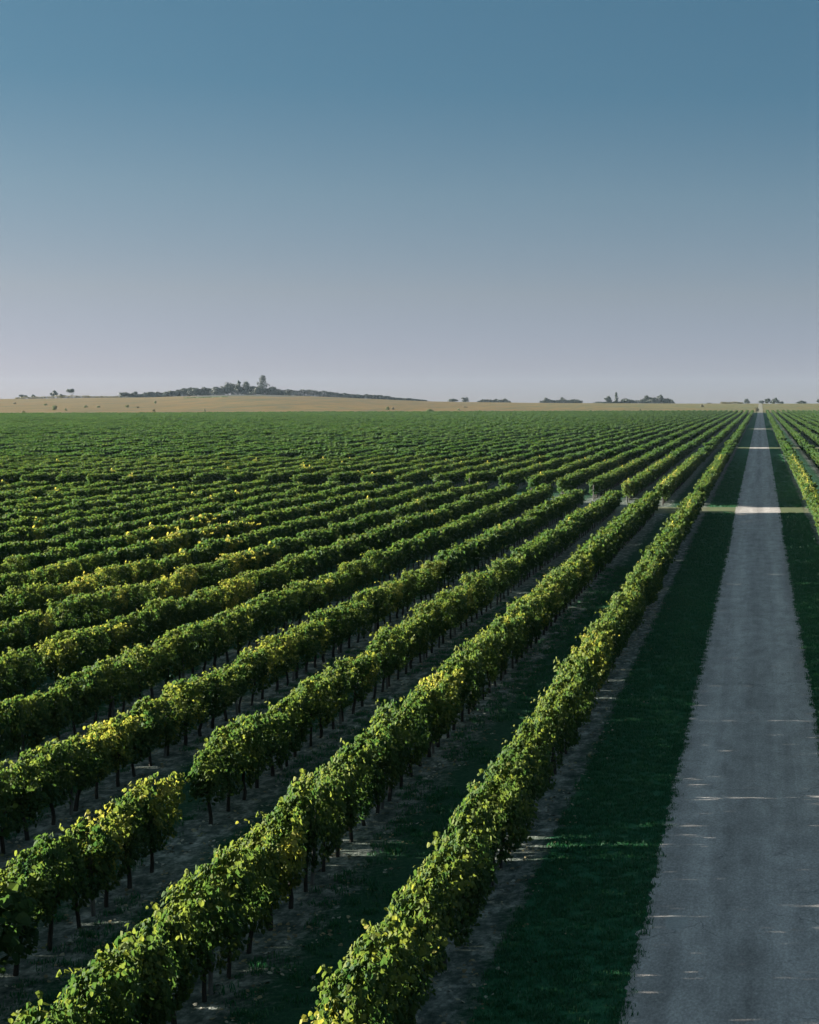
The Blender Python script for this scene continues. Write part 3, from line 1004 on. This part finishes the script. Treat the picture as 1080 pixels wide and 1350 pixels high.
BUSHES = [  # px, base y, width px, height px, label, dry
    (60, 534.6, 6, 3.2, "small flat green bush in the dry field at far left", 0),
    (72, 540.5, 8, 8.5, "upright green bush, the tallest in the dry field at far left", 0),
    (87, 541.5, 4, 4, "tiny green bush right of the upright bush in the dry field", 0),
    (113, 537.3, 6.5, 3.6, "green bush in the dry field below the open skyline", 0),
    (130, 537.3, 5.5, 3.8, "green bush in the dry field right of its lookalike", 0),
    (19, 532.5, 6, 2.6, "olive bush high in the dry field at the left edge", 1),
    (31, 543.5, 6, 3, "low bush above the vines at the left edge", 1),
    (168, 537, 6, 4.5, "green bush in the dry field below the grove's left end", 0),
    (205, 532.2, 3.6, 5, "small dark bush in the dry field below the hilltop grove", 0),
    (182, 538, 4.5, 3.5, "olive bush low in the dry field below the grove", 1),
    (203, 543, 4, 5, "faint olive bush low in the dry field", 1),
    (270, 542.5, 4, 4, "small olive bush low in the field below the big broad tree", 1),
    (511, 540.5, 6, 5.8, "dark green bush in the dry field below the hedgerow", 0),
    (518.5, 540, 3, 4.4, "thin dry bush beside the dark green bush", 1),
    (566, 543.5, 12, 5.6, "wide rounded green bush in the dry field near mid picture", 0),
    (604.5, 541.2, 5, 3.2, "small green bush in the dry field right of the wide bush", 0),
    (614, 537.4, 6, 2.6, "flat olive bush in the dry field below the tree pair", 1),
    (631.5, 543.5, 3, 4, "small dark bush at the edge of the field near mid picture", 0),
    (703, 547.8, 9, 4, "low green bush at the end of the vines", 0),
    (997.5, 544, 7.5, 9.5, "brownish bush standing left of the road's far end", 1),
    (926, 536.5, 4.5, 6, "brown bush on the field edge left of the road", 1),
    (844, 545, 3, 8, "thin brown sapling in the field below the large clump", 1),
]
for q, (px, by, wpx, hpx, lab, dry_) in enumerate(BUSHES):
    x, y, z = px_to_ground(px, by)
    plant("bush", lab, "bush", "bushes in the dry field", x, y, z - 0.1, wpx / FPX * y, hpx / FPX * y, 'low', 4000 + q, M_DRYBUSH if dry_ else M_BUSH)


def hedge(name, label, x0, x1, top, yd, seed, dens=5.0, mat=None):
    """A long low mass of bushes too close together to count."""
    rng = np.random.default_rng(seed)
    k = int((x1 - x0) / FPX * yd * dens * 2.2)
    px = rng.uniform(x0, x1, k)
    X_ = (px - VX) / FPX * yd
    Yd = yd + rng.normal(0, 2.0, k)
    gz_ = height(X_, Yd)
    tz = CAM_H + (VY - np.interp(px, [p for p, _ in top], [t for _, t in top])) / FPX * yd
    w = Wob(rng, 0.35)
    hh = np.maximum(tz - gz_, 0.4) * (1 + 0.22 * w(np.stack([X_, Yd * 0, Yd * 0], 1)))
    Z_ = gz_ + hh * rng.uniform(0, 1, k) ** .8
    Pn = np.stack([X_, Yd, Z_], 1)
    v, f = leaf_geo(Pn, rng.normal(size=Pn.shape) + [0, -.3, .3], rng.normal(size=Pn.shape), rng.uniform(.6, 1.3, k))
    o = link(name, mesh_from(name, v, f, [mat or M_TREE], hue=np.repeat(np.clip(rng.normal(.4, .18, k), 0, 1), 2)))
    tag(o, label, "hedgerow", None, 'stuff')


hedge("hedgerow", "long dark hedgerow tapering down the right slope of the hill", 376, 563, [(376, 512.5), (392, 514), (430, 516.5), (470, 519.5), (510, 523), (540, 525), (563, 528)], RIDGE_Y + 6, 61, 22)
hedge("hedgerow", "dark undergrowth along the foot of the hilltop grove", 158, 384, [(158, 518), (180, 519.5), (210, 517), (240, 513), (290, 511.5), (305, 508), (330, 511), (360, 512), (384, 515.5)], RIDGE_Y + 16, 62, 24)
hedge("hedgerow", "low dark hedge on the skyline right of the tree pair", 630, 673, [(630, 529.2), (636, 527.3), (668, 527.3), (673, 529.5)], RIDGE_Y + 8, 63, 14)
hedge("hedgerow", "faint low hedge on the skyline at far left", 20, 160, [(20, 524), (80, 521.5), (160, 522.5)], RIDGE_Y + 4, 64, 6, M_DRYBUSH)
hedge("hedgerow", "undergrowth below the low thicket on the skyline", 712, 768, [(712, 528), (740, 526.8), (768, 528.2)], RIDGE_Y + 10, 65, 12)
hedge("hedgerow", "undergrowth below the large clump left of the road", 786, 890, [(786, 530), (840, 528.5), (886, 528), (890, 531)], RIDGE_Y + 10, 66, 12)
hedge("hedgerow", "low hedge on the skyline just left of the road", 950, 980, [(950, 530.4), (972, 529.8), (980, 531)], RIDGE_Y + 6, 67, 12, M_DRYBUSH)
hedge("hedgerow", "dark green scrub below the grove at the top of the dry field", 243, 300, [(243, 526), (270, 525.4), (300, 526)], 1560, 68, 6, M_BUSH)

# ------------------------------------------------------------------ the air: far things pale towards the sky
def box_mesh(name, x0, x1, y0, y1, z0, z1, mat):
    v = np.array([(x, y, z) for z in (z0, z1) for y in (y0, y1) for x in (x0, x1)], float)
    f = np.array([(0, 2, 3, 1), (4, 5, 7, 6), (0, 1, 5, 4), (1, 3, 7, 5), (3, 2, 6, 7), (2, 0, 4, 6)])
    return mesh_from(name, v, f, [mat])


m = bpy.data.materials.new("evening_air"); m.use_nodes = True
n, l = m.node_tree.nodes, m.node_tree.links
n.clear()
pv = n.new('ShaderNodeVolumePrincipled')
pv.inputs['Color'].default_value = (0.60, 0.78, 0.95, 1)
pv.inputs['Density'].default_value = 0.000025
pv.inputs['Anisotropy'].default_value = 0.0
o_ = n.new('ShaderNodeOutputMaterial'); l.new(pv.outputs[0], o_.inputs['Volume'])
tag(link("haze", box_mesh("haze", -2700, 2100, -70, 2750, -12, 42, m)), "thin evening haze over the fields", "haze", None, 'stuff')
